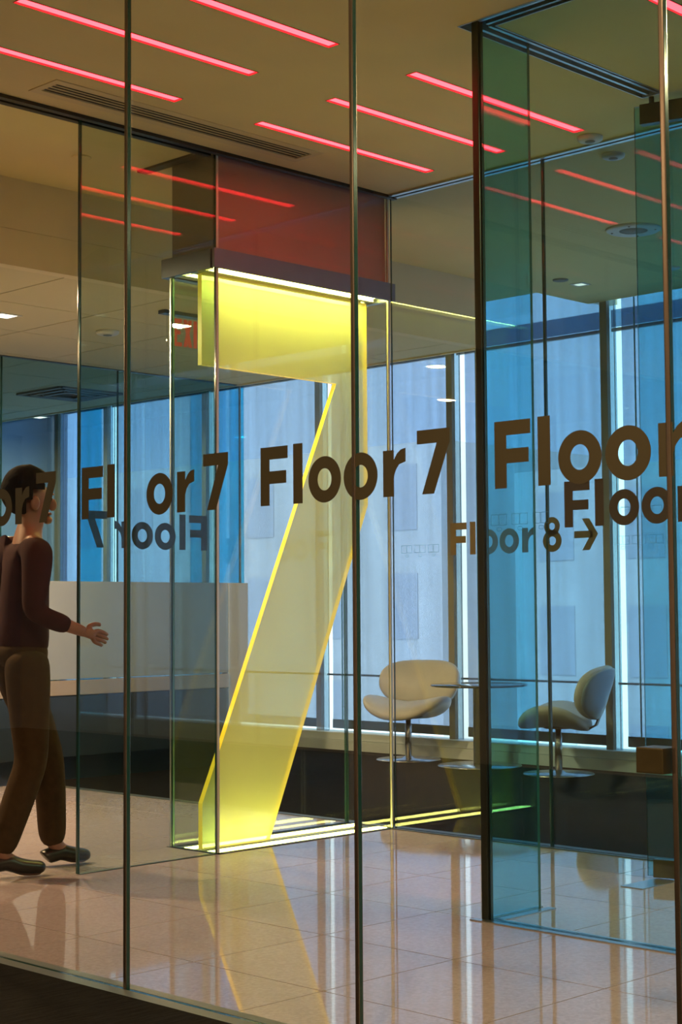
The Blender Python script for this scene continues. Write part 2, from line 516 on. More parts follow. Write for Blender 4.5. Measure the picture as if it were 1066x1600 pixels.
# dropped ceiling: panels on a grid
dc = struct(thing('ceiling_dropped', None, None))
box('ceiling_grid', 'gridbar', -3.2, 8.53, FY+0.07, 13.9, DZ+0.012, DZ+0.08, dc)
PT = 0.787
def panels():
    m = MB(); m.box(0.005, PT-0.005, 0.005, PT-0.005, 0.0, 0.02)
    first = m.build('ceiling_panel', 'recceil', dc, loc=(0, 0, 0))
    done = False
    for i in range(-3, 5):
        for j in range(0, 9):
            x0, x1 = 5.105+PT*i, 5.105+PT*(i+1)
            y0, y1 = 7.105+PT*j, 7.105+PT*(j+1)
            if x0 > 8.5 or y1 > 14.0:
                continue
            if x1 > 8.53:
                mm = MB(); mm.box(0.005, 8.53-x0, 0.005, PT-0.005, 0, 0.02)
                mm.build('ceiling_panel', 'recceil', dc, loc=(x0, y0, DZ))
                continue
            if not done:
                first.location = (x0, y0, DZ); done = True
            else:
                place('ceiling_panel', first.data, dc, loc=(x0, y0, DZ))
panels()
box('edge_trim', 'fascia', 8.53, 8.56, FY, 13.9, DZ-0.01, CZ+0.02, dc)
box('edge_trim', 'fascia', -3.2, 8.53, FY+0.06, FY+0.075, DZ, DZ+0.03, dc)

# ------------------------------------------------------------------ outer walls
struct(box('wall_back', 'wall', -3.3, -3.2, -3.0, 13.9, -0.1, 3.5))
struct(box('wall_right', 'wall', -3.3, 10.0, -3.1, -3.0, -0.1, 3.5))
struct(box('wall_left', 'bluewall', -3.3, 10.0, 13.9, 14.0, -0.1, 4.25))
struct(box('wall_pier', 'bluewall', WX-0.02, WX+0.12, 13.74, 13.9, 0.0, 4.15))
struct(box('wall_window_end', 'sill', WX, WX+0.12, -3.0, -2.16, -0.1, 4.2))
struct(box('ceiling_roof', 'wall', -3.3, 9.05, -3.1, 14.0, 4.25, 4.35))

# ------------------------------------------------------------------ window wall
BAY = 1.5
MY = [2.375+BAY*k for k in range(-3, 8)] + [13.70]    # lower edge of every mullion (6.875, 8.375 ...)
SILL_Z = 0.145
sill = struct(thing('trim_2', None, None))
box('sill_box', 'sill', WX-0.12, WX+0.12, -2.15, 13.74, 0.004, 0.085, sill)
box('sill_board', 'sill', WX-0.10, WX+0.12, -2.15, 13.74, 0.088, SILL_Z, sill)
shade_labels = {
    2: 'translucent pale shade at the far right, beside the chair seen side-on',
    3: 'translucent pale roller shade behind the small round table, between two window posts',
    4: 'translucent pale roller shade behind the left lounge chair and yellow numeral',
    5: 'translucent pale roller shade just left of the yellow numeral, half behind glass',
    6: 'translucent pale roller shade over the end of the reception desk',
    7: 'translucent pale roller shade beside the walking person, farthest along the window wall'}
for k in range(-3, len(MY)-4):
    y0, y1 = MY[k+3], MY[k+4]
    w = struct(thing('window_%d' % (k+4), None, None))
    # mullion at the high-Y end of the bay, in two tones
    m = MB(); m.box(WX-0.03, WX+0.010, y1, y1+0.032, SILL_Z, 4.15)
    m.build('mullion', 'mull', w, bevel=0.003)
    m = MB(); m.box(WX-0.022, WX+0.010, y1+0.035, y1+0.068, SILL_Z, 4.15)
    m.build('mullion', 'mull', w, bevel=0.003)
    pane('pane', 'g_win', w, WX+0.06, WX+0.072, y0+0.068, y1, SILL_Z, 4.15)
    box('transom', 'sill', WX+0.03, WX+0.058, y0+0.068, y1, 3.20, 3.225, w)
    box('valance', 'valance', WX+0.03, WX+0.033, y0+0.068, y1, 3.23, 3.36, w)
    box('transom', 'hem', WX+0.045, WX+0.058, y0+0.068, y1, 0.612, 0.628, w)
    # sheer fabric side strip next to the mullion, then the clear bright gap
    box('side_strip', 'shade_pale', WX+0.0, WX+0.003, y1-0.062, y1, SILL_Z, 4.15, w)
    if k < 2:
        box('shade_panel', 'shade', WX+0.012, WX+0.015, y0+0.07, y1-0.105, 0.17, 4.12, w)
        continue
    sh = thing('roller_shade', shade_labels[k], 'window shade', (WX+0.012, (y0+y1)/2, SILL_Z), group='roller shades along the window wall')
    o = (WX+0.012, (y0+y1)/2, SILL_Z)
    cy = {5: (10.90, 11.24), 6: (0, 0), 7: (13.02, 13.36)}.get(k)
    ya, yb = y0+0.072, y1-0.103
    if k == 7:
        ya, yb = y0+0.072, y1-0.03
    if cy and cy[1]:
        box('fabric', 'shade', WX+0.012, WX+0.015, ya, cy[0], 0.24, 4.1, sh, org=o)
        box('bare_window_band', 'bare_window_cyan', WX+0.012, WX+0.015, cy[0], cy[1], 0.24, 4.1, sh, org=o)  # not cloth: cyan sheet standing in for window left unshaded
        if yb > cy[1]:
            box('fabric', 'shade', WX+0.012, WX+0.015, cy[1], yb, 0.24, 4.1, sh, org=o)
    elif k == 6:
        box('fabric', 'shade', WX+0.012, WX+0.015, ya+0.20, yb, 0.24, 4.1, sh, org=o)
        box('bare_window_band', 'bare_window_cyan', WX+0.012, WX+0.015, ya, ya+0.20, 0.24, 4.1, sh, org=o)  # stands in for unshaded window, its cyan light put into the colour
    else:
        box('fabric', 'shade', WX+0.012, WX+0.015, ya, yb-0.115, 0.24, 4.1, sh, org=o)
        box('fabric', 'shade', WX+0.012, WX+0.015, yb-0.108, yb, 0.24, 4.1, sh, org=o)
        box('batten', 'teal', WX+0.010, WX+0.016, yb-0.117, yb-0.106, 0.24, 4.1, sh, org=o)
    box('hem_bar', 'hem', WX+0.006, WX+0.022, ya, yb, 0.170, 0.245, sh, org=o)
    m = MB(); m.prism([(WX+0.012-o[0]+0.028*math.cos(t*math.pi/6), 4.10-o[2]+0.028*math.sin(t*math.pi/6)) for t in range(12)], 'y', ya-o[1], yb-o[1])
    m.build('roller', 'alu_matt', sh)

# ------------------------------------------------------------------ city outside
def facade(name, label, x, y0, y1, z0, z1, nx, nz, frac=0.6):
    t = thing(name, label, 'building', (x, (y0+y1)/2, z0))
    box('wall', 'facade', 0, 12, y0-(y0+y1)/2, y1-(y0+y1)/2, 0, z1-z0, t)
    dy, dz = (y1-y0)/nx, (z1-z0)/nz
    me = None
    for i in range(nx):
        for j in range(nz):
            loc = (-0.02, y0-(y0+y1)/2+dy*(i+0.5), dz*(j+0.5))
            if me is None:
                m = MB(); m.box(-0.05, 0.05, -dy*frac/2, dy*frac/2, -dz*0.30, dz*0.30)
                me = m.build('window', 'facade_win', t, loc=loc).data
            else:
                place('window', me, t, loc=loc)
facade('apartment_building', 'pale sunlit building behind the shades above the reception desk', 46, 40, 68, -30, 7.6, 7, 9, 0.4)
facade('office_building', 'pale sunlit building behind the shades at the right edge', 46, 14, 36.5, -30, 6.1, 6, 9, 0.4)

# ------------------------------------------------------------------ ceiling lights, vent and fittings
strip_labels = [
    'pink recessed strip light in the left ceiling row, middle of its three',
    'pink recessed strip light in the left ceiling row, nearest the slotted vent',
    'pink recessed strip light in the left ceiling row, cut by the top of the frame',
    'pink recessed strip light in the middle ceiling row, ending beside the round detector',
    'pink recessed strip light in the middle ceiling row, between two others',
    'pink recessed strip light in the middle ceiling row, nearest the glass corner',
    'pink recessed strip light at the top right corner, inside the glass vestibule']
for (x0, x1, y0, y1), lab in zip(STRIPS, strip_labels):
    cx, cy = (x0+x1)/2, (y0+y1)/2
    t = thing('ceiling_light', lab, 'ceiling light', (cx, cy, CZ), group='pink strip lights in the lobby ceiling')
    hx, hy, dp = (x1-x0)/2, (y1-y0)/2, 0.006
    m = MB()
    m.box(-hx, hx, -hy-0.004, -hy, 0, dp+0.006); m.box(-hx, hx, hy, hy+0.004, 0, dp+0.006)
    m.box(-hx-0.004, -hx, -hy, hy, 0, dp+0.006); m.box(hx, hx+0.004, -hy, hy, 0, dp+0.006)
    m.build('housing', 'pinkhouse', t)
    m = MB(); m.box(-hx, hx, -hy, hy, dp, dp+0.006)
    m.build('diffuser', 'pink', t)
    m = MB()
    w = 0.003
    m.box(-hx-w, hx+w, -hy-w, -hy+0.001, -0.002, 0.001); m.box(-hx-w, hx+w, hy-0.001, hy+w, -0.002, 0.001)
    m.box(-hx-w, -hx+0.001, -hy, hy, -0.002, 0.001); m.box(hx-0.001, hx+w, -hy, hy, -0.002, 0.001)
    m.build('rim', 'pinkhouse', t)

vx0, vx1, vy0, vy1 = VENT
vt = thing('ceiling_vent', 'long slotted air vent in the ceiling above the glass wall', 'air vent', ((vx0+vx1)/2, (vy0+vy1)/2, CZ))
hx, hy = (vx1-vx0)/2, (vy1-vy0)/2
box('plenum', 'ventdark', -hx-0.003, hx+0.003, -hy-0.003, hy+0.003, 0.0022, 0.02, vt)
m = MB()
for s in (-1, 1):
    m.box(-hx-0.035, hx+0.035, s*hy-(0.045 if s < 0 else 0), s*hy+(0.045 if s > 0 else 0), -0.004, 0.004)
    m.box(s*hx-(0.035 if s < 0 else 0), s*hx+(0.035 if s > 0 else 0), -hy, hy, -0.004, 0.004)
m.build('frame', 'vent', vt)
m = MB(); m.box(-hx, hx, -0.0042, 0.0042, -0.001, 0.001)
sl = m.build('slat', 'vent', vt, loc=(0, -hy+2*hy*1/4, 0))
for k in (2, 3):
    place('slat', sl.data, vt, loc=(0, -hy+2*hy*k/4, 0))

def disc(name, label, cat, x, y, z, r, h, mat='white', rim=None, group=None):
    t = thing(name, label, cat, (x, y, z), group=group)
    m = MB(); m.lathe([(0, -h), (r*0.8, -h), (r*0.96, -h*0.7), (r, -h*0.2), (r, 0), (0, 0)], n=28)
    m.build('cover', mat, t)
    if rim:
        m = MB(); m.lathe([(r*rim, -h-0.001), (r*rim*0.9, -h-0.004), (0, -h-0.004)], n=24)
        m.build('sensor', 'grille', t)
    return t
disc('smoke_detector', 'white round detector on the lobby ceiling at the end of a pink light', 'detector', 6.29, 4.503, CZ, 0.062, 0.022, rim=0.4)
disc('smoke_detector', 'white round detector just beyond the lounge glass head track', 'detector', 6.62, 4.60, CZ, 0.058, 0.02, rim=0.4)
disc('smoke_detector', 'white round detector on the dropped ceiling left of the exit sign', 'detector', 6.286, 8.28, DZ, 0.075, 0.025, rim=0.4)
disc('sprinkler_cover', 'round sprinkler cover in the high ceiling near a glass pane edge', 'sprinkler', 4.754, 6.479, CZ, 0.05, 0.006, 'ceiling')
disc('sprinkler_cover', 'small round ceiling cap left of the lounge downlight', 'sprinkler', 8.904, 6.639, CZ, 0.055, 0.01, 'grille')
disc('ceiling_sensor', 'round ceiling device at the right edge of the lounge', 'sensor', 9.121, 5.887, CZ, 0.055, 0.012, 'white')
sp = thing('ceiling_speaker', 'large round speaker with screwed rim in the lounge ceiling', 'speaker', (8.024, 5.44, CZ))
m = MB(); m.lathe([(0.085, -0.012), (0.15, -0.014), (0.163, -0.006), (0.165, 0), (0.085, 0)], n=40)
m.build('rim', 'white', sp)
m = MB(); m.lathe([(0, -0.009), (0.085, -0.010), (0.088, -0.004), (0, -0.002)], n=40)
m.build('grille', 'grille', sp)
for a in (0.4, 1.97, 3.54, 5.11):
    m = MB(); m.lathe([(0, -0.017), (0.006, -0.0165), (0.006, -0.012)], 0.13*math.cos(a), 0.13*math.sin(a), n=8)
    m.build('screw', 'ventdark', sp)

def square_lamp(label, x, y, z, half, watts, group=None, emis='lamp'):
    t = thing('downlight', label, 'ceiling light', (x, y, z), group=group)
    m = MB()
    for s in (-1, 1):
        m.box(-half-0.018, half+0.018, s*half-(0.018 if s < 0 else 0), s*half+(0.018 if s > 0 else 0), -0.004, 0.0)
        m.box(s*half-(0.018 if s < 0 else 0), s*half+(0.018 if s > 0 else 0), -half, half, -0.004, 0.0)
    m.build('frame', 'white', t)
    box('lens', emis, -half, half, -half, half, -0.003, -0.001, t)
    if watts:
        ld = bpy.data.lights.new('downlight_lamp', 'AREA')
        ld.shape = 'SQUARE'; ld.size = half*1.8; ld.energy = watts; ld.color = WARM
        lo = bpy.data.objects.new('lamp', ld); COL.objects.link(lo)
        lo.parent = t; lo.location = (0, 0, -0.008)
    return t
square_lamp('small square lit downlight in the dropped ceiling, cut by the left edge', 5.50, 8.27, DZ, 0.06, REC_W)
square_lamp('small square lit downlight near the windows in the dropped ceiling', 8.61, 12.38, DZ, 0.06, REC_W)
square_lamp('small square downlight at the corner of the lounge ceiling', 9.128, 6.637, CZ, 0.035, 0, emis='lamp_dim')
hall_where = {(1.9, 2.2): 'added unseen above and right of the viewer', (1.9, 0.3): 'added unseen farther right along the front glass', (-1.0, 4.0): 'added unseen behind the viewer',
              (1.5, 8.1): 'added unseen at the left end before the front glass', (-0.93, 9.0): 'mirrored beside the exit sign'}
for (x, y) in ((1.9, 2.2), (1.9, 0.3), (-1.0, 4.0), (1.5, 8.1), (-0.93, 9.0)):  # all but the mirrored one are unseen lamps added to light the lobby
    square_lamp('square warm downlight in the hall ceiling, '+hall_where[(x, y)], x, y, CZ, 0.08, HALL_W, group='hall downlights')
for (x, y) in ((5.7, 1.6), (5.7, 0.2)):  # unseen lamps added to light the vestibule side of the floor
    square_lamp('square warm downlight added unseen in the vestibule ceiling, '+('nearer' if y > 1 else 'farther from')+' the open glass door', x, y, CZ, 0.06, LOBBY_W, group='added vestibule downlights')
for (x, y) in ((3.9, 7.8), (2.4, 9.0)):  # unseen lamps added to brighten the reception
    square_lamp('square warm downlight added unseen over the reception, '+('above the doorway side' if y < 8 else 'at its far left end'), x, y, DZ, 0.06, REC_W, group='added reception downlights')

# air diffuser in the dropped ceiling
df = thing('air_diffuser', 'square louvred air diffuser in the dropped ceiling over the reception', 'air vent', (7.86, 10.86, DZ))
for k, hw in enumerate((0.30, 0.22, 0.14)):
    m = MB(); z = -0.012-0.004*k
    for s in (-1, 1):
        m.box(-hw, hw, s*hw-0.018, s*hw+0.018, z-0.004, z+0.016)
        m.box(s*hw-0.018, s*hw+0.018, -hw, hw, z-0.004, z+0.016)
    m.build('louvre', 'alu_matt', df)
box('backing', 'ventdark', -0.31, 0.31, -0.31, 0.31, -0.004, -0.001, df)

# exit sign hanging from the dropped ceiling
ex = thing('exit_sign', 'red lettered exit sign hanging behind the glass vitrine', 'sign', (6.31, 7.47, DZ))
box('canopy', 'dark', -0.24, 0.20, -0.03, 0.03, -0.022, 0, ex)
box('panel', 'g_box', -0.20, 0.18, -0.004, 0.004, -0.215, -0.022, ex)
def exit_letters():
    h = 0.165; z0 = -0.205; st = 0.024; y = -0.0075
    m = MB()
    def bar(x0, x1, za, zb): m.box(x0, x1, y, y+0.003, za, zb)
    x = -0.150; wd = 0.062
    bar(x, x+st, z0, z0+h); bar(x+st, x+wd, z0, z0+st); bar(x+st, x+wd, z0+h-st, z0+h); bar(x+st, x+wd-0.01, z0+h/2-st/2, z0+h/2+st/2)
    x += 0.076
    q = 0.026
    m.prism([(x, z0), (x+q, z0), (x+0.066, z0+h), (x+0.066-q, z0+h)], 'y', y, y+0.003)
    m.prism([(x+0.066-q, z0), (x+0.066, z0), (x+q, z0+h), (x, z0+h)], 'y', y-0.0005, y+0.0025)
    x += 0.080; bar(x, x+st, z0, z0+h)
    x += 0.038; bar(x, x+0.070, z0+h-st, z0+h); bar(x+0.023, x+0.023+st, z0, z0+h-st)
    return m.build('lettering', 'exitglow', ex)
tag(exit_letters(), 'red letters reading EXIT')

# ------------------------------------------------------------------ lettering on glass
def ring_pts(cx, cy, rx, ry, n=40):
    return [(cx+rx*math.cos(2*math.pi*i/n), cy+ry*math.sin(2*math.pi*i/n)) for i in range(n)]

class Text2D:
    """Flat lettering drawn as polygons in metres (u right, v up), put on a glass plane afterwards."""
    def __init__(self, cap=0.167):
        self.c = cap; self.quads = []; self.glyphs = []
    def rect(self, u0, u1, v0, v1): self.quads.append([(u0, v0), (u1, v0), (u1, v1), (u0, v1)])
    def poly(self, pts): self.quads.append(pts)
    def annulus(self, cx, cy, rx, ry, ix, iy, a0=0.0, a1=2*math.pi, n=40):
        for i in range(n):
            t0, t1 = a0+(a1-a0)*i/n, a0+(a1-a0)*(i+1)/n
            self.quads.append([(cx+ix*math.cos(t0), cy+iy*math.sin(t0)), (cx+rx*math.cos(t0), cy+ry*math.sin(t0)),
                               (cx+rx*math.cos(t1), cy+ry*math.sin(t1)), (cx+ix*math.cos(t1), cy+iy*math.sin(t1))])
    def F(self, u):
        c = self.c
        self.rect(u, u+.038, 0, c); self.rect(u+.038, u+.113, c-.036, c); self.rect(u+.038, u+.107, c*.5-.022, c*.5+.014)
    def l(self, u):
        self.rect(u, u+.038, 0, self.c*1.01)
    def o(self, u, w=.127):
        r = w/2; self.annulus(u+r, .0615, r, .0640, r-.0365, .0640-.0335)
    def r(self, u):
        self.rect(u, u+.039, 0, .123)
        self.poly([(u+.039, .052), (u+.046, .070), (u+.058, .084), (u+.081, .090), (u+.081, .126), (u+.064, .123), (u+.050, .113), (u+.039, .097)])
    def seven(self, u):
        c = self.c
        self.poly([(u, c-.036), (u+.066, c-.036), (u+.112, c-.036), (u+.112, c), (u, c)])
        self.poly([(u+.017, 0), (u+.058, 0), (u+.112, c-.036), (u+.068, c-.036)])
    def eight(self, u):
        self.annulus(u+.0585, .052, .0585, .0545, .023, .0215)
        self.annulus(u+.0585, .124, .0490, .0460, .018, .0175)
    def arrow(self, u):
        self.rect(u, u+.112, .060, .094)
        self.poly([(u+.048, .154), (u+.092, .154), (u+.144, .077), (u+.100, .077)])
        self.poly([(u+.100, .077), (u+.144, .077), (u+.092, 0), (u+.048, 0)])
    def word_floor(self, u=0.0, skip=()):
        for i, (f, off) in enumerate(((self.F, 0), (self.l, .135), (self.o, .196), (self.o, .333), (self.r, .480))):
            if i not in skip:
                f(u+off); self.cut()
    def cut(self):
        """Close the glyph drawn so far."""
        self.glyphs.append(self.quads); self.quads = []
    def mesh(self, quads, name, mat, parent, fn):
        bm = bmesh.new()
        for q in quads:
            bm.faces.new([bm.verts.new(fn(u, v)) for u, v in q])
        bmesh.ops.remove_doubles(bm, verts=bm.verts, dist=2e-5)
        me = bpy.data.meshes.new(name); bm.to_mesh(me); bm.free()
        me.materials.append(MAT[mat])
        return place(name, me, parent)
    def build(self, name, mat, parent, fn):
        if not self.glyphs:
            return self.mesh(self.quads, name, mat, parent, fn)
        o = bpy.data.objects.new(name, None); o.empty_display_size = 0.05
        COL.objects.link(o); o.parent = parent
        for g in self.glyphs:
            self.mesh(g, 'letter', mat, o, fn)
        return o

def doodle(parent, fn, u, v, s=1.0):
    """Two monitors and a chair seen as thin outlines."""
    t = Text2D(); w = 0.0014
    def frame(u0, u1, v0, v1):
        t.rect(u0, u1, v0, v0+w); t.rect(u0, u1, v1-w, v1); t.rect(u0, u0+w, v0, v1); t.rect(u1-w, u1, v0, v1)
    frame(u, u+.037*s, v, v+.042*s); frame(u+.040*s, u+.077*s, v, v+.042*s)
    t.annulus(u+.040*s, v-.015*s, .013*s, .008*s, .013*s-w, .008*s-w, n=14)
    return t.build('drawing', 'teal', parent, fn)

TZ = 1.460
# ------------------------------------------------------------------ P0 front glass wall with the repeated words
p0 = thing('glass_partition', 'front frameless glass wall nearest the viewer, lettered with repeated Floor 7', 'glass partition', (P0X, 4.0, 0), kind='thing')
def y0l(y): return y-4.0
JY0 = [-0.95, 0.045, 1.04, 2.037, 3.033, 4.029, 5.025, 6.02, 7.016, 8.0]
for a, b in zip(JY0, JY0[1:]):
    pane('pane', 'g_front', p0, -T/2, T/2, y0l(a)+0.007, y0l(b)-0.007, 0.004, CZ)
for y in JY0[1:-1]:
    m = MB(); m.box(-0.009, 0.009, y0l(y)-0.0068, y0l(y)+0.0068, 0.004, CZ)
    m.build('joint_strip', 'joint', p0, bevel=0.003)
m = MB()
m.box(-0.062, -0.012, y0l(-1), y0l(8), -0.05, 0.006); m.box(0.012, 0.053, y0l(-1), y0l(8), -0.05, 0.003)
m.build('floor_channel', 'alu_matt', p0)
box('channel_slot', 'slot', -0.012, 0.012, y0l(-1), y0l(8), -0.05, 0.0015, p0)
box('ceiling_channel', 'dark', -0.03, 0.03, y0l(-1), y0l(8), CZ-0.004, CZ+0.03, p0)
fx = -T/2-0.0008
for k, ys in enumerate((5.113, 4.258, 3.405, 2.545, 1.690, 0.836)):
    t = Text2D()
    t.word_floor(0, skip=(2,) if k == 1 else ())
    t.seven(.601); t.cut()
    o = t.build('lettering', 'vinyl', p0, lambda u, v, ys=ys: (fx, y0l(ys-u), TZ+v))
    tag(o, 'bronze letters reading Floor 7' if k != 1 else 'bronze letters reading Fl or 7, one letter missing')
m = MB(); m.box(-0.035, 0.035, y0l(2.050), y0l(2.122), 0.790, 0.848)
tag(m.build('lock_block', 'brass', p0, bevel=0.003), 'square bronze lock block')

# ------------------------------------------------------------------ P1 glass beside the doorway
p1 = thing('glass_partition', 'greenish glass pane between the doorway and the yellow numeral, lettered in mirror', 'glass partition', (4.365, P1Y, 0), kind='thing')
pane('pane', 'g_p1', p1, 0, 5.172-4.365, -T/2, T/2, 0.002, CZ)
m = MB(); m.box(-0.010, -0.0005, -0.008, 0.008, 0.002, CZ)
m.build('edge_strip', 'edge', p1, bevel=0.002)
box('floor_channel', 'slot', 0, 5.171-4.365, -0.013, 0.013, -0.01, 0.0022, p1)
t = Text2D(); t.word_floor(); t.seven(.601); t.cut()
o = t.build('lettering', 'vinyl_grey', p1, lambda u, v: (5.125-u-4.365, T/2+0.0008, TZ-0.004+v))
tag(o, 'grey letters reading Floor 7, facing away so they read in mirror')
# head track along the whole lobby side of the reception
tr = struct(thing('trim_3', None, None))
box('track', 'dark', 0.0, 6.45, P1Y-0.045, P1Y-0.012, CZ-0.016, CZ+0.02, tr)
box('track', 'dark', 0.0, 5.16, P1Y+0.012, P1Y+0.045, CZ-0.016, CZ+0.02, tr)
box('track', 'dark', 5.10, 5.16, P1Y+0.045, P1Y+0.52, CZ-0.012, CZ+0.02, tr)

# ------------------------------------------------------------------ vitrine with the acrylic 7
BX0, BX1, BY0, BY1 = 5.183, P2X, P1Y, 6.292
vb = thing('glass_vitrine', 'tall glass case under a grey bulkhead holding the glowing yellow 7', 'display case', (BX0, BY0, 0), kind='thing')
L = BX1-BX0; D = BY1-BY0
pane('pane', 'g_box', vb, 0.006, L-0.006, -T/2, T/2, 0.004, CZ-0.002, 'edge_bright')
pane('pane', 'g_side', vb, -T/2, T/2, 0.010, D-0.010, 0.004, 2.845, 'edge_bright')
pane('pane', 'g_box', vb, 0.010, L-0.010, D-T/2, D+T/2, 0.004, 2.845, 'edge')
pane('pane', 'g_box', vb, L-T/2, L+T/2, 0.010, D-0.010, 0.004, 2.845, 'edge')
for (x, y, mt, z1, w) in ((0, 0, 'clearjoint', CZ-0.002, .0075), (0, D, 'edge', 2.845, .006), (L, 0, 'clearjoint', CZ-0.002, .0065), (L, D, 'edge', 2.845, .004)):
    m = MB(); m.box(x-w, x+w, y-w, y+w, 0.004, z1)
    m.build('corner_bead', mt, vb, bevel=0.002)
m = MB(); m.box(-0.0125, -0.0075, D-0.004, D+0.006, 0.004, 2.845)
m.build('corner_bead', 'alu', vb)
# bulkhead and its band
m = MB(); m.box(0.0, L-0.012, 0.024, D, 2.935, CZ-0.002)
m.build('bulkhead', 'bulk', vb)
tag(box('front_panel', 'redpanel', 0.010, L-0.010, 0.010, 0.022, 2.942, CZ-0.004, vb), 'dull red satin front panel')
m = MB(); m.box(-0.034, L+0.034, -0.024, -0.008, 2.845, 2.940); m.box(-0.034, L+0.034, D+0.010, D+0.045, 2.845, 2.940)
m.box(-0.034, -0.010, 0.008, D+0.010, 2.845, 2.940); m.box(L+0.010, L+0.034, -0.008, D+0.010, 2.845, 2.940)
m.build('band', 'band', vb)
box('soffit', 'whitelac', 0.008, L-0.008, 0.008, D-0.008, 2.895, 2.930, vb)
# fronts between the light slots
SY0, SY1 = 0.148, 0.178            # acrylic slab depth inside the case
for (a, b) in ((0.008, 0.020), (0.098, 0.128), (0.196, 0.212), (0.275, D-0.008)):
    box('soffit_bar', 'whitelac', 0.010, L-0.010, a, b, 2.852, 2.895, vb)
for (a, b) in ((0.022, 0.096), (0.214, 0.273)):
    box('light_strip', 'ystrip', 0.02, L-0.02, a, b, 2.868, 2.876, vb)
# floor of the case with two luminous slots
box('base_plate', 'alu_matt', 0.008, L-0.008, 0.008, D-0.008, -0.02, -0.002, vb)
for (a, b) in ((0.022, 0.085), (0.215, 0.262)):
    box('light_strip', 'ystrip_floor', 0.01, L-0.02, a, b, -0.002, 0.004, vb)
m = MB(); m.box(-0.009, 0.008, -0.02, D+0.02, -0.01, 0.003); m.box(-0.009, L+0.02, -0.020, 0.008, -0.01, 0.003); m.box(-0.02, L+0.02, D-0.008, D+0.02, -0.01, 0.003)
m.build('floor_channel', 'slot', vb)
box('slot_bar', 'dark', 0.01, L-0.02, 0.268, 0.275, -0.002, 0.003, vb)

# the 7 itself
sv = thing('acrylic_numeral', 'giant translucent yellow figure 7 glowing inside the glass case', 'numeral', (BX0, BY0, 0))
def seven_slab():
    X = lambda x: x-BX0
    outl = [(5.214, 0.002), (5.663, 0.002), (6.404, 1.738), (6.404, 2.848), (5.214, 2.848), (5.214, 2.388), (6.163, 2.383), (5.340, 0.505), (5.214, 0.226)]
    outl = [(X(a), b) for a, b in outl]
    m = MB()
    n = len(outl)
    A = [m.bm.verts.new((u, SY0, v)) for u, v in outl]
    B = [m.bm.verts.new((u, SY1, v)) for u, v in outl]
    # faces split into convex pieces so both broad sides stay clean
    for V in (A, B):
        for idx in ((3, 4, 5, 6, 2), (2, 6, 7, 1), (1, 7, 8, 0)):
            m.bm.faces.new([V[i] for i in idx]).material_index = 0
    for i in range(n):
        m.bm.faces.new((A[i], B[i], B[(i+1) % n], A[(i+1) % n])).material_index = 1
    return m.build('slab', ['slab', 'slabedge'], sv)
seven_slab()

# ------------------------------------------------------------------ P2 glass wall to the lounge
p2 = thing('glass_partition', 'lounge glass wall lettered Floor 8 with an arrow', 'glass partition', (P2X, 4.887, 0), kind='thing')
JY2 = [-0.32, 0.72, 1.76, 2.80, 3.845, 4.887, 5.932]
for a, b in zip(JY2, JY2[1:]):
    pane('pane', 'g_p2', p2, -T/2, T/2, a+0.006-4.887, b-0.006-4.887, 0.003, CZ)
for y in JY2[1:-1]:
    m = MB(); m.box(-0.009, 0.009, y-4.887-0.0055, y-4.887+0.0055, 0.003, CZ)
    m.build('joint_strip', 'edge', p2, bevel=0.002)
box('floor_channel', 'alu_matt', -0.034, -0.012, -0.32-4.887, 5.93-4.887, -0.01, 0.004, p2)
box('channel_slot', 'slot', -0.012, 0.016, -0.32-4.887, 5.93-4.887, -0.01, 0.003, p2)
m = MB()
for a, b, zz in ((-0.036, -0.010, 0.010), (0.010, 0.036, 0.010)):
    m.box(a, b, -0.32-4.887, 5.925-4.887, CZ-zz, CZ+0.02)
m.build('ceiling_channel', 'alu', p2)
t = Text2D(); t.word_floor(0); t.eight(.612); t.cut(); t.arrow(.806); t.cut()
o = t.build('lettering', 'vinyl_gold', p2, lambda u, v: (-T/2-0.0008, 5.516-u*0.985-4.887, TZ-0.014+v))
tag(o, 'gold-bronze letters reading Floor 8 with an arrow')
f2 = lambda u, v: (-T/2-0.0006, 5.862-u-4.887, 1.462+v)
for u in (0.0, 0.094, 0.190, 1.385, 1.478, 1.572, 1.665):
    doodle(p2, f2, u, 0.004, 0.98)

# ------------------------------------------------------------------ P3 / P4 glass vestibule
p3 = thing('glass_partition', 'vestibule glass wall with its dark corner post, lettered Floor', 'glass partition', (P3X, P4Y, 0), kind='thing')
JY3 = [-1.0, 0.24, 1.47, 2.70, 3.915]
for a, b in zip(JY3, JY3[1:]):
    if b < 3.9 and a > 2.0: pass
    pane('pane', 'g_p3', p3, -T/2, T/2, a-P4Y+0.002, b-P4Y-0.002, 0.004, CZ+0.04)
m = MB(); m.box(-0.016, 0.016, -0.016, 0.016, 0.002, CZ+0.04)
m.build('corner_post', 'post', p3, bevel=0.004)
pane('pane', 'g_tint', p3, 0.018, 5.082-P3X, -T/2, T/2, 0.004, CZ+0.04, 'edge_bright')
m = MB(); m.box(-0.045, -0.013, -1.0-P4Y, 0.05, -0.01, 0.004); m.box(0.013, 0.032, -1.0-P4Y, -0.014, -0.01, 0.004)
m.build('floor_channel', 'alu', p3)
box('channel_slot', 'slot', -0.013, 0.013, -1.0-P4Y, 0.014, -0.01, 0.003, p3)
box('channel_slot', 'slot', 0.016, 5.085-P3X, -0.012, 0.012, -0.01, 0.003, p3)
m = MB(); m.box(0.02, 5.12-P3X, -0.050, -0.013, -0.01, 0.004); m.box(0.02, 5.12-P3X, 0.013, 0.030, -0.01, 0.004)
m.build('floor_channel', 'alu', p3)
t = Text2D(); t.word_floor(0); t.seven(.601); t.cut()
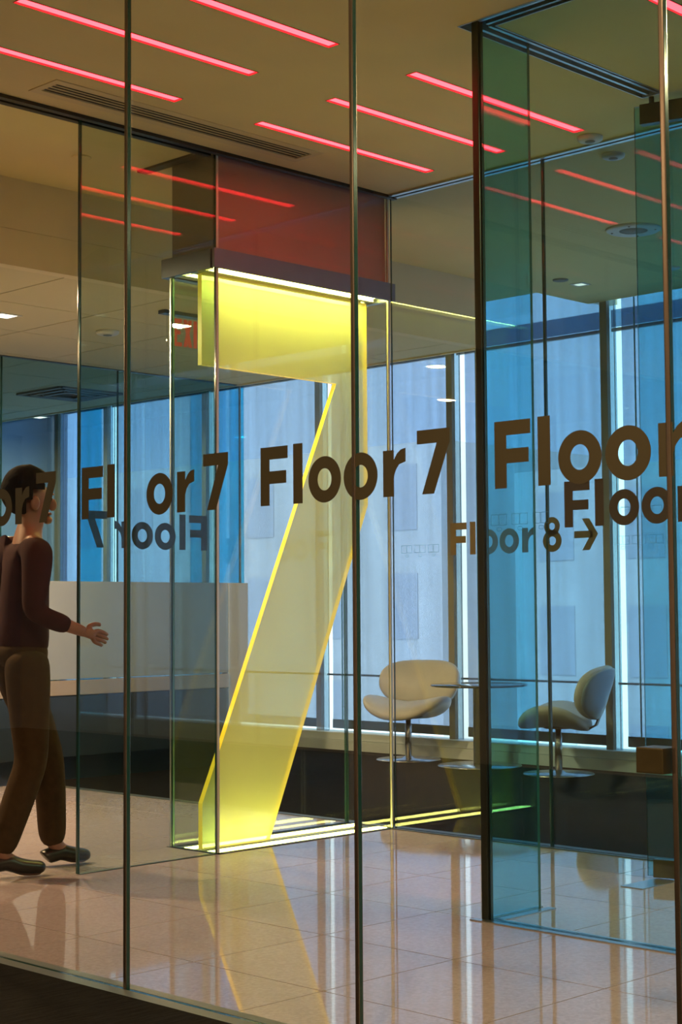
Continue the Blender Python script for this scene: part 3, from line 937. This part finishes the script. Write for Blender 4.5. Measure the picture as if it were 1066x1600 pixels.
o = t.build('lettering', 'vinyl_dark', p3, lambda u, v: (-T/2-0.0008, 3.545-u-P4Y, TZ-0.003+v))
tag(o, 'dark bronze letters reading Floor 7')
f3 = lambda u, v: (-T/2-0.0006, 3.889-u-P4Y, 1.474+v)
for u in (0.0, 0.099, 0.198, 0.588, 0.684, 0.78):
    doodle(p3, f3, u, 0.004, 0.98)
# recessed ceiling tracks of the vestibule (L-shaped)
vt2 = struct(thing('trim_4', None, None))
m = MB()
x0, x1, ya, yb = TRK3; a0, a1, b0, b1 = TRK4
zt = CZ+0.05
m.box(x0, x1, ya, yb, zt, zt+0.01); m.box(a0, a1, b0, b1, zt, zt+0.01)
m.box(x0-0.004, x0, ya, yb+0.004, CZ-0.003, zt); m.box(x1, x1+0.004, ya, b0, CZ-0.003, zt)
m.box(x0, a1, yb, yb+0.004, CZ-0.003, zt); m.box(a0, a1, b0-0.004, b0, CZ-0.003, zt)
m.box(a1, a1+0.004, b0, b1, CZ-0.003, zt)
m.build('pocket', 'alu', vt2)
m = MB()
for xx in (P3X-0.030, P3X+0.016):
    m.box(xx, xx+0.014, ya, P4Y-0.03, CZ+0.004, zt)
m.build('rail', 'alu', vt2)
m = MB()
for yy in (P4Y-0.030, P4Y+0.016):
    m.box(P3X+0.05, a1, yy, yy+0.014, CZ+0.004, zt)
m.build('rail', 'alu', vt2)

# swung-open glass door with its patch fittings
ang = math.atan2(-0.966, 0.26)
dr = thing('door_1', 'tinted glass door standing open at the right edge on bronze pivots', None, (5.968, 4.030, 0), ang, kind='structure')
pane('pane', 'g_tint', dr, 0.0, 0.92, -T/2, T/2, 0.012, 3.385, 'edge')
m = MB(); m.box(0.030, 0.26, -0.022, 0.022, 0.008, 0.085)
tag(m.build('patch_fitting', 'brass', dr, bevel=0.003), 'bronze bottom pivot patch')
m = MB(); m.box(0.030, 0.26, -0.022, 0.022, 3.298, 3.388)
tag(m.build('patch_fitting', 'post', dr, bevel=0.003), 'dark top pivot patch')
m = MB(); m.lathe([(0, 3.388), (0.012, 3.388), (0.012, CZ), (0, CZ)], 0.08, 0, n=12)
m.build('pivot_pin', 'post', dr)
fc = thing('floor_closer', 'flat steel floor plate under the open glass door', 'floor plate', (5.78, 3.94, 0))
box('cover_plate', 'alu', -0.07, 0.20, -0.055, 0.055, -0.006, 0.0035, fc)
box('ceiling_plate', 'post', 0.19, 0.34, -0.06, 0.05, CZ-0.002, CZ+0.01, fc) if False else None

# ------------------------------------------------------------------ blue glass wall behind the reception
p5 = thing('glass_partition', 'blue tinted meeting room glass wall behind the reception desk', 'glass partition', (8.57, 9.57, 0), kind='thing')
JX5 = [3.3, 4.32, 5.33, 6.345, 7.36, 8.57]
for a, b in zip(JX5, JX5[1:]):
    pane('pane', 'g_p5', p5, a-8.57+0.003, b-8.57-0.003, -T/2, T/2, 0.006, DZ-0.003)
for a in JX5[1:-1]:
    m = MB(); m.box(a-8.57-0.0028, a-8.57+0.0028, -0.008, 0.008, 0.006, DZ-0.003)
    m.build('joint_strip', 'edge', p5)
m = MB(); m.box(-0.002, 0.010, -0.008, 0.008, 0.006, DZ-0.003)
m.build('edge_strip', 'edge', p5)
box('ceiling_channel', 'dark', -5.27, 0.01, -0.02, 0.02, DZ-0.006, DZ-0.001, p5)

# ------------------------------------------------------------------ reception desk
rd = thing('reception_desk', 'long glossy grey reception desk with pale end panel behind the glass', 'desk', (6.6, 9.0, 0.004))
DX = lambda x: x-6.6
m = MB(); m.box(DX(3.6), DX(8.19), 0.28, 0.34, 0.695, 1.376); m.build('front_panel', 'desk', rd, bevel=0.003)
m = MB(); m.box(DX(3.6), DX(8.19), 0.27, 0.34, 0.585, 0.688); m.build('ledge', 'desk_reflect_beige', rd, bevel=0.004)  # colour carries the beige part of the reflection in the desk gloss
m = MB(); m.box(DX(3.6), DX(8.19), 0.275, 0.33, 0.16, 0.578); m.build('lower_panel', 'desk_dark', rd, bevel=0.004)  # dark lower part of that reflection, put into the panel colour
m = MB(); m.box(DX(8.195), DX(8.395), 0.28, 0.36, 0.325, 1.376); tag(m.build('end_panel', 'desk_end', rd, bevel=0.003), 'pale end panel')
box('plinth', 'desk_dark', DX(3.6), DX(8.36), 0.33, 0.42, 0.0, 0.60, rd)
box('worktop', 'desk', DX(3.6), DX(8.39), 0.345, 0.50, 0.70, 0.735, rd)

# ------------------------------------------------------------------ lounge chairs and table
def sup(t, p=2.6):
    c, s = math.cos(t), math.sin(t)
    return (math.copysign(abs(c)**(2/p), c), math.copysign(abs(s)**(2/p), s))

def pad(nu, nv, hw, hd, thick, surf, dome=0.35, p=2.6):
    """A soft upholstered pad: superellipse plan, lens section, bent by surf(x, y) -> (dx, dz)."""
    bm = bmesh.new()
    rings = []
    prof = [(0.0, 1.0), (0.45, 0.97), (0.78, 0.80), (0.93, 0.55), (0.985, 0.28), (1.0, 0.0), (0.985, -0.3), (0.93, -0.55), (0.75, -0.8), (0.4, -0.95), (0.0, -1.0)]
    for s, h in prof:
        if s == 0:
            dx, dz = surf(0, 0)
            rings.append([bm.verts.new((dx, 0, dz+h*thick/2))])
            continue
        ring = []
        for i in range(nu):
            a, b = sup(2*math.pi*i/nu, p)
            x, y = a*hd*s, b*hw*s
            dx, dz = surf(x, y)
            ring.append(bm.verts.new((x+dx, y, dz+h*thick/2)))
        rings.append(ring)
    for a, b in zip(rings, rings[1:]):
        for i in range(nu):
            j = (i+1) % nu
            if len(a) == 1: f = bm.faces.new((a[0], b[i], b[j]))
            elif len(b) == 1: f = bm.faces.new((a[j], a[i], b[0]))
            else: f = bm.faces.new((a[i], b[i], b[j], a[j]))
            f.smooth = True
    return bm

def from_bm(bm, name, mat, parent, mat4=None):
    if mat4 is not None: bm.transform(mat4)
    bmesh.ops.recalc_face_normals(bm, faces=bm.faces)
    me = bpy.data.meshes.new(name); bm.to_mesh(me); bm.free()
    me.materials.append(MAT[mat])
    return place(name, me, parent)

def make_chair(label, loc, rot):
    t = thing('lounge_chair', label, 'chair', loc, rot, 'swivel lounge chairs')
    # forward is +x
    def seat_s(x, y): return (0.0, 0.72*y*y-0.85*(x-0.03)**2-0.03*x)
    from_bm(pad(40, 8, 0.345, 0.25, 0.125, seat_s), 'seat', 'chair', t, Matrix.Translation((0.02, 0, 0.392)))
    def back_s(x, y): return (0.0, 0.95*y*y)     # wraps forward at both sides
    tilt = Matrix.Translation((-0.300, 0, 0.575)) @ Matrix.Rotation(math.radians(72), 4, 'Y')
    from_bm(pad(40, 8, 0.345, 0.195, 0.125, back_s, p=2.5), 'backrest', 'chair', t, tilt)
    def shell_s(x, y): return (0.0, 0.95*y*y-0.034)
    from_bm(pad(40, 8, 0.336, 0.188, 0.06, shell_s, p=2.5), 'back_shell', 'chairshell', t, tilt)
    # curved bracket from seat to back
    m = MB()
    pts = [(-0.12, 0.330), (-0.21, 0.325), (-0.265, 0.355), (-0.295, 0.43), (-0.325, 0.52)]
    for (xa, za), (xb, zb) in zip(pts, pts[1:]):
        vs = [(xa, -0.05, za), (xa, 0.05, za), (xb, 0.05, zb), (xb, -0.05, zb)]
        d = 0.012
        A = [m.bm.verts.new(v) for v in vs]; B = [m.bm.verts.new((v[0]-d*0.6, v[1], v[2]-d)) for v in vs]
        m.bm.faces.new(A); m.bm.faces.new(B[::-1])
        for i in range(4): m.bm.faces.new((A[i], B[i], B[(i+1) % 4], A[(i+1) % 4]))
    m.build('bracket', 'dark', t)
    m = MB(); m.lathe([(0, 0.010), (0.026, 0.010), (0.026, 0.27), (0.021, 0.275), (0.021, 0.335), (0, 0.335)], n=20)
    m.build('stem', 'chrome', t)
    m = MB(); m.lathe([(0.0, 0.0), (0.250, 0.0), (0.252, 0.005), (0.245, 0.010), (0.06, 0.014), (0.03, 0.03), (0, 0.03)], n=48)
    m.build('base', 'chrome', t)
    m = MB(); m.lathe([(0, 0.322), (0.10, 0.322), (0.12, 0.336), (0, 0.342)], n=20)
    m.build('swivel_plate', 'dark', t)
    return t
make_chair('cream swivel lounge chair facing the lobby, left of the round table', (9.375, 8.515, 0.005), math.atan2(-0.285, -0.96))
make_chair('cream swivel lounge chair seen from the side, right of the round table', (9.235, 6.965, 0.005), math.atan2(0.885, -0.465))

tb = thing('side_table', 'round dark glass pedestal table between the two lounge chairs', 'table', (9.345, 7.775, 0.005))
m = MB(); m.lathe([(0, 0.590), (0.352, 0.590), (0.362, 0.595), (0.362, 0.602), (0.356, 0.606), (0, 0.606)], n=64)
m.build('tabletop', 'tabletop', tb)
m = MB(); m.lathe([(0, 0.012), (0.046, 0.012), (0.046, 0.575), (0.10, 0.580), (0.10, 0.590), (0, 0.590)], n=28)
m.build('pedestal', 'chrome', tb)
m = MB(); m.lathe([(0, 0.0), (0.312, 0.0), (0.314, 0.005), (0.308, 0.010), (0.07, 0.014), (0, 0.014)], n=56)
m.build('base', 'chrome', tb)

# ------------------------------------------------------------------ person walking behind the doorway
def skin_mesh(joints, edges, root, sub=2):
    me = bpy.data.meshes.new('tmp_skin')
    names = list(joints)
    idx = {n: i for i, n in enumerate(names)}
    me.from_pydata([joints[n][0] for n in names], [(idx[a], idx[b]) for a, b in edges], [])
    ob = bpy.data.objects.new('tmp_skin', me); COL.objects.link(ob)
    sk = ob.modifiers.new('skin', 'SKIN'); sk.use_smooth_shade = True; sk.branch_smoothing = 0.4
    for n in names:
        r = joints[n][1]
        sv_ = me.skin_vertices[0].data[idx[n]]
        sv_.radius = (r, r) if not isinstance(r, tuple) else r
        sv_.use_root = (n == root)
    sb = ob.modifiers.new('sub', 'SUBSURF'); sb.levels = sub; sb.render_levels = sub
    bpy.context.view_layer.update()
    dg = bpy.context.evaluated_depsgraph_get()
    res = bpy.data.meshes.new_from_object(ob.evaluated_get(dg))
    bpy.data.objects.remove(ob)
    for p in res.polygons: p.use_smooth = True
    return res

PER = thing('person', 'person in a dark maroon shirt and brown trousers walking past the doorway', 'person', (4.215, 6.185, 0.0), math.atan2(-0.30, 0.95))
def person():
    J, E = {}, []
    def add(n, p, r, to=None):
        J[n] = (p, r)
        if to: E.append((to, n))
    add('pelvis', (0, 0, .95), .098)
    add('waist', (.01, 0, 1.10), (.105, .090), 'pelvis')
    add('chest', (.02, 0, 1.33), (.140, .110), 'waist')
    add('collar', (.015, 0, 1.47), (.085, .075), 'chest')
    add('neck', (.03, 0, 1.55), .055, 'collar')
    add('jaw', (.055, 0, 1.615), (.066, .070), 'neck')
    add('brow', (.048, 0, 1.69), (.078, .092), 'jaw')
    add('crown', (.035, 0, 1.765), (.055, .060), 'brow')
    legs = {-1: ((.0, -.095, .90), (.02, -.10, .50), (-.125, -.105, .105), (-.03, -.11, .035), (.075, -.115, .028)),
            1: ((.0, .095, .90), (.16, .10, .50), (.19, .105, .095), (.27, .11, .04), (.36, .115, .03))}
    for s, (h, k, a, b, c) in legs.items():
        q = 'r' if s < 0 else 'l'
        add(q+'hip', h, .066, 'pelvis'); add(q+'thigh', tuple((h[i]*.5+k[i]*.5) for i in range(3)), .060, q+'hip')
        add(q+'knee', k, .058, q+'thigh'); add(q+'calf', tuple(k[i]*.6+a[i]*.4 for i in range(3)), .056, q+'knee')
        add(q+'ankle', a, .040, q+'calf'); add(q+'ball', b, (.036, .032), q+'ankle'); add(q+'toe', c, (.030, .022), q+'ball')
    arms = {-1: ((.02, -.185, 1.44), (-.02, -.245, 1.16), (.19, -.235, 1.085)),
            1: ((.02, .185, 1.44), (-.03, .25, 1.16), (.07, .26, .92))}
    for s, (sh, el, wr) in arms.items():
        q = 'r' if s < 0 else 'l'
        add(q+'sho', sh, .066, 'collar'); add(q+'upp', tuple(sh[i]*.5+el[i]*.5 for i in range(3)), .052, q+'sho')
        add(q+'elb', el, .043, q+'upp'); add(q+'wri', wr, .028, q+'elb')
        d = (Vector(wr)-Vector(el)).normalized()
        side = Vector((0, s, 0)); side = (side-d*side.dot(d)).normalized(); nrm = d.cross(side)
        palm = Vector(wr)+d*.055
        add(q+'palm', tuple(palm), (.030, .018), q+'wri')
        # palm plane: spread along nrm, curl towards -side
        for f, (off, ln) in enumerate(((-.027, .066), (-.009, .076), (.009, .072), (.027, .056))):
            b0 = palm+d*.035+nrm*off
            k1 = b0+d*ln*.5-side*.008
            k2 = k1+d*ln*.42-side*.026
            add(q+'f%da' % f, tuple(b0), .0105, q+'palm'); add(q+'f%db' % f, tuple(k1), .0095, q+'f%da' % f); add(q+'f%dc' % f, tuple(k2), .0080, q+'f%db' % f)
        tb0 = palm-d*.012-nrm*.034-side*.006
        tb1 = tb0+d*.036-nrm*.020-side*.014; tb2 = tb1+d*.026-nrm*.004-side*.014
        add(q+'ta', tuple(tb0), .0125, q+'palm'); add(q+'tb', tuple(tb1), .0105, q+'ta'); add(q+'tc', tuple(tb2), .0085, q+'tb')
    me = skin_mesh(J, E, 'pelvis', 2)
    bm = bmesh.new(); bm.from_mesh(me)
    # nose, ears, lips joined to the same body mesh
    def blob(c, r, sc):
        g = bmesh.ops.create_uvsphere(bm, u_segments=12, v_segments=8, radius=r)
        for v in g['verts']:
            v.co = Vector((v.co.x*sc[0]+c[0], v.co.y*sc[1]+c[1], v.co.z*sc[2]+c[2]))
        for f in {f for v in g['verts'] for f in v.link_faces}: f.smooth = True
    blob((.142, 0, 1.655), .017, (1.3, .9, 1.7)); blob((.126, 0, 1.612), .016, (.8, 1.6, .5)); blob((.120, 0, 1.585), .022, (1, 1.2, .9))
    for s in (-1, 1):
        blob((.035, s*.086, 1.655), .024, (.9, .35, 1.35)); blob((.128, s*.033, 1.700), .014, (.8, 1.5, .45))
    bm.to_mesh(me); bm.free()
    me.materials.append(MAT['skin'])
    place('body', me, PER)
    for s in (-1, 1):
        m = MB(); m.lathe([(0, -.010), (.007, -.007), (.010, 0), (.007, .007), (0, .010)], .124, s*.032, n=10)
        m.build('eye', 'eye', PER, loc=(0, 0, 1.680))
    # hair cap
    bm = bmesh.new()
    bmesh.ops.create_uvsphere(bm, u_segments=24, v_segments=16, radius=1.0)
    for v in bm.verts:
        c = v.co.copy()
        k = 1.0 + 0.03*math.sin(c.x*17)*math.sin(c.y*15+c.z*11)
        v.co = Vector((.020+c.x*.118*k, c.y*.104*k, 1.716+c.z*.120*k))
    kill = [v for v in bm.verts if v.co.z < 1.60 or (v.co.x > .085 and v.co.z < 1.742) or (v.co.x > .045 and v.co.z < 1.70) or (v.co.x > .01 and v.co.z < 1.665)]
    bmesh.ops.delete(bm, geom=kill, context='VERTS')
    for f in bm.faces: f.smooth = True
    from_bm(bm, 'hair', 'hair', PER)
    g = lambda n, k=1.0, e=.012: (J[n][0], tuple(x*k+e for x in (J[n][1] if isinstance(J[n][1], tuple) else (J[n][1],)*2)))
    # shirt
    jn = ['pelvis', 'waist', 'chest', 'collar', 'rsho', 'rupp', 'relb', 'lsho', 'lupp', 'lelb']
    JJ = {n: g(n, 1.06, .012) for n in jn}
    JJ['pelvis'] = ((0, 0, .92), (.150, .140)); JJ['waist'] = ((.01, 0, 1.10), (.135, .120))
    JJ['collar'] = (J['collar'][0], (.090, .080))
    JJ['rcuff'] = (tuple(Vector(J['relb'][0]).lerp(Vector(J['rwri'][0]), .85)), (.042, .042)); JJ['lcuff'] = (tuple(Vector(J['lelb'][0]).lerp(Vector(J['lwri'][0]), .85)), (.042, .042))
    JJ['nk'] = ((.022, 0, 1.515), (.068, .066))
    me = skin_mesh(JJ, [('pelvis', 'waist'), ('waist', 'chest'), ('chest', 'collar'), ('collar', 'nk'), ('collar', 'rsho'), ('rsho', 'rupp'), ('rupp', 'relb'), ('relb', 'rcuff'), ('collar', 'lsho'), ('lsho', 'lupp'), ('lupp', 'lelb'), ('lelb', 'lcuff')], 'pelvis')
    me.materials.append(MAT['shirt']); place('shirt', me, PER)
    # trousers
    bm = bmesh.new()
    def chain(pts):
        JJ = {str(i): (p, r) for i, (p, r) in enumerate(pts)}
        me = skin_mesh(JJ, [(str(i), str(i+1)) for i in range(len(pts)-1)], '0')
        bm.from_mesh(me)
    chain([((.0, 0, 1.04), (.122, .135)), ((.0, 0, .98), (.130, .150)), ((.0, 0, .90), (.115, .140))])
    for q, sg in (('r', -1), ('l', 1)):
        a = Vector(J[q+'ankle'][0])
        chain([((.0, sg*.075, 1.00), .105), (J[q+'hip'][0], .112), (J[q+'thigh'][0], .096), (J[q+'knee'][0], .078), (J[q+'calf'][0], .076), (tuple(a+Vector((-.005, 0, -.015))), .066)])
    me = bpy.data.meshes.new('trousers'); bm.to_mesh(me); bm.free()
    for p in me.polygons: p.use_smooth = True
    me.materials.append(MAT['trousers']); place('trousers', me, PER)
    # shoes
    for q in 'rl':
        a, b, c = (Vector(J[q+k][0]) for k in ('ankle', 'ball', 'toe'))
        heel = Vector((a.x-.045, a.y, max(.040, a.z-.055)))
        JJ = {'an': (tuple(a-Vector((.005, 0, .02))), (.046, .044)), 'he': (tuple(heel), (.040, .036)), 'ba': (tuple(b+Vector((0, 0, .008))), (.046, .038)), 'to': (tuple(c+Vector((.01, 0, .006))), (.040, .028))}
        me = skin_mesh(JJ, [('an', 'he'), ('an', 'ba'), ('ba', 'to')], 'an')
        zmin = min(v.co.z for v in me.vertices)
        for v in me.vertices:
            if v.co.z < 0.004: v.co.z = 0.004
        me.materials.append(MAT['shoe']); place('shoe', me, PER)
person()
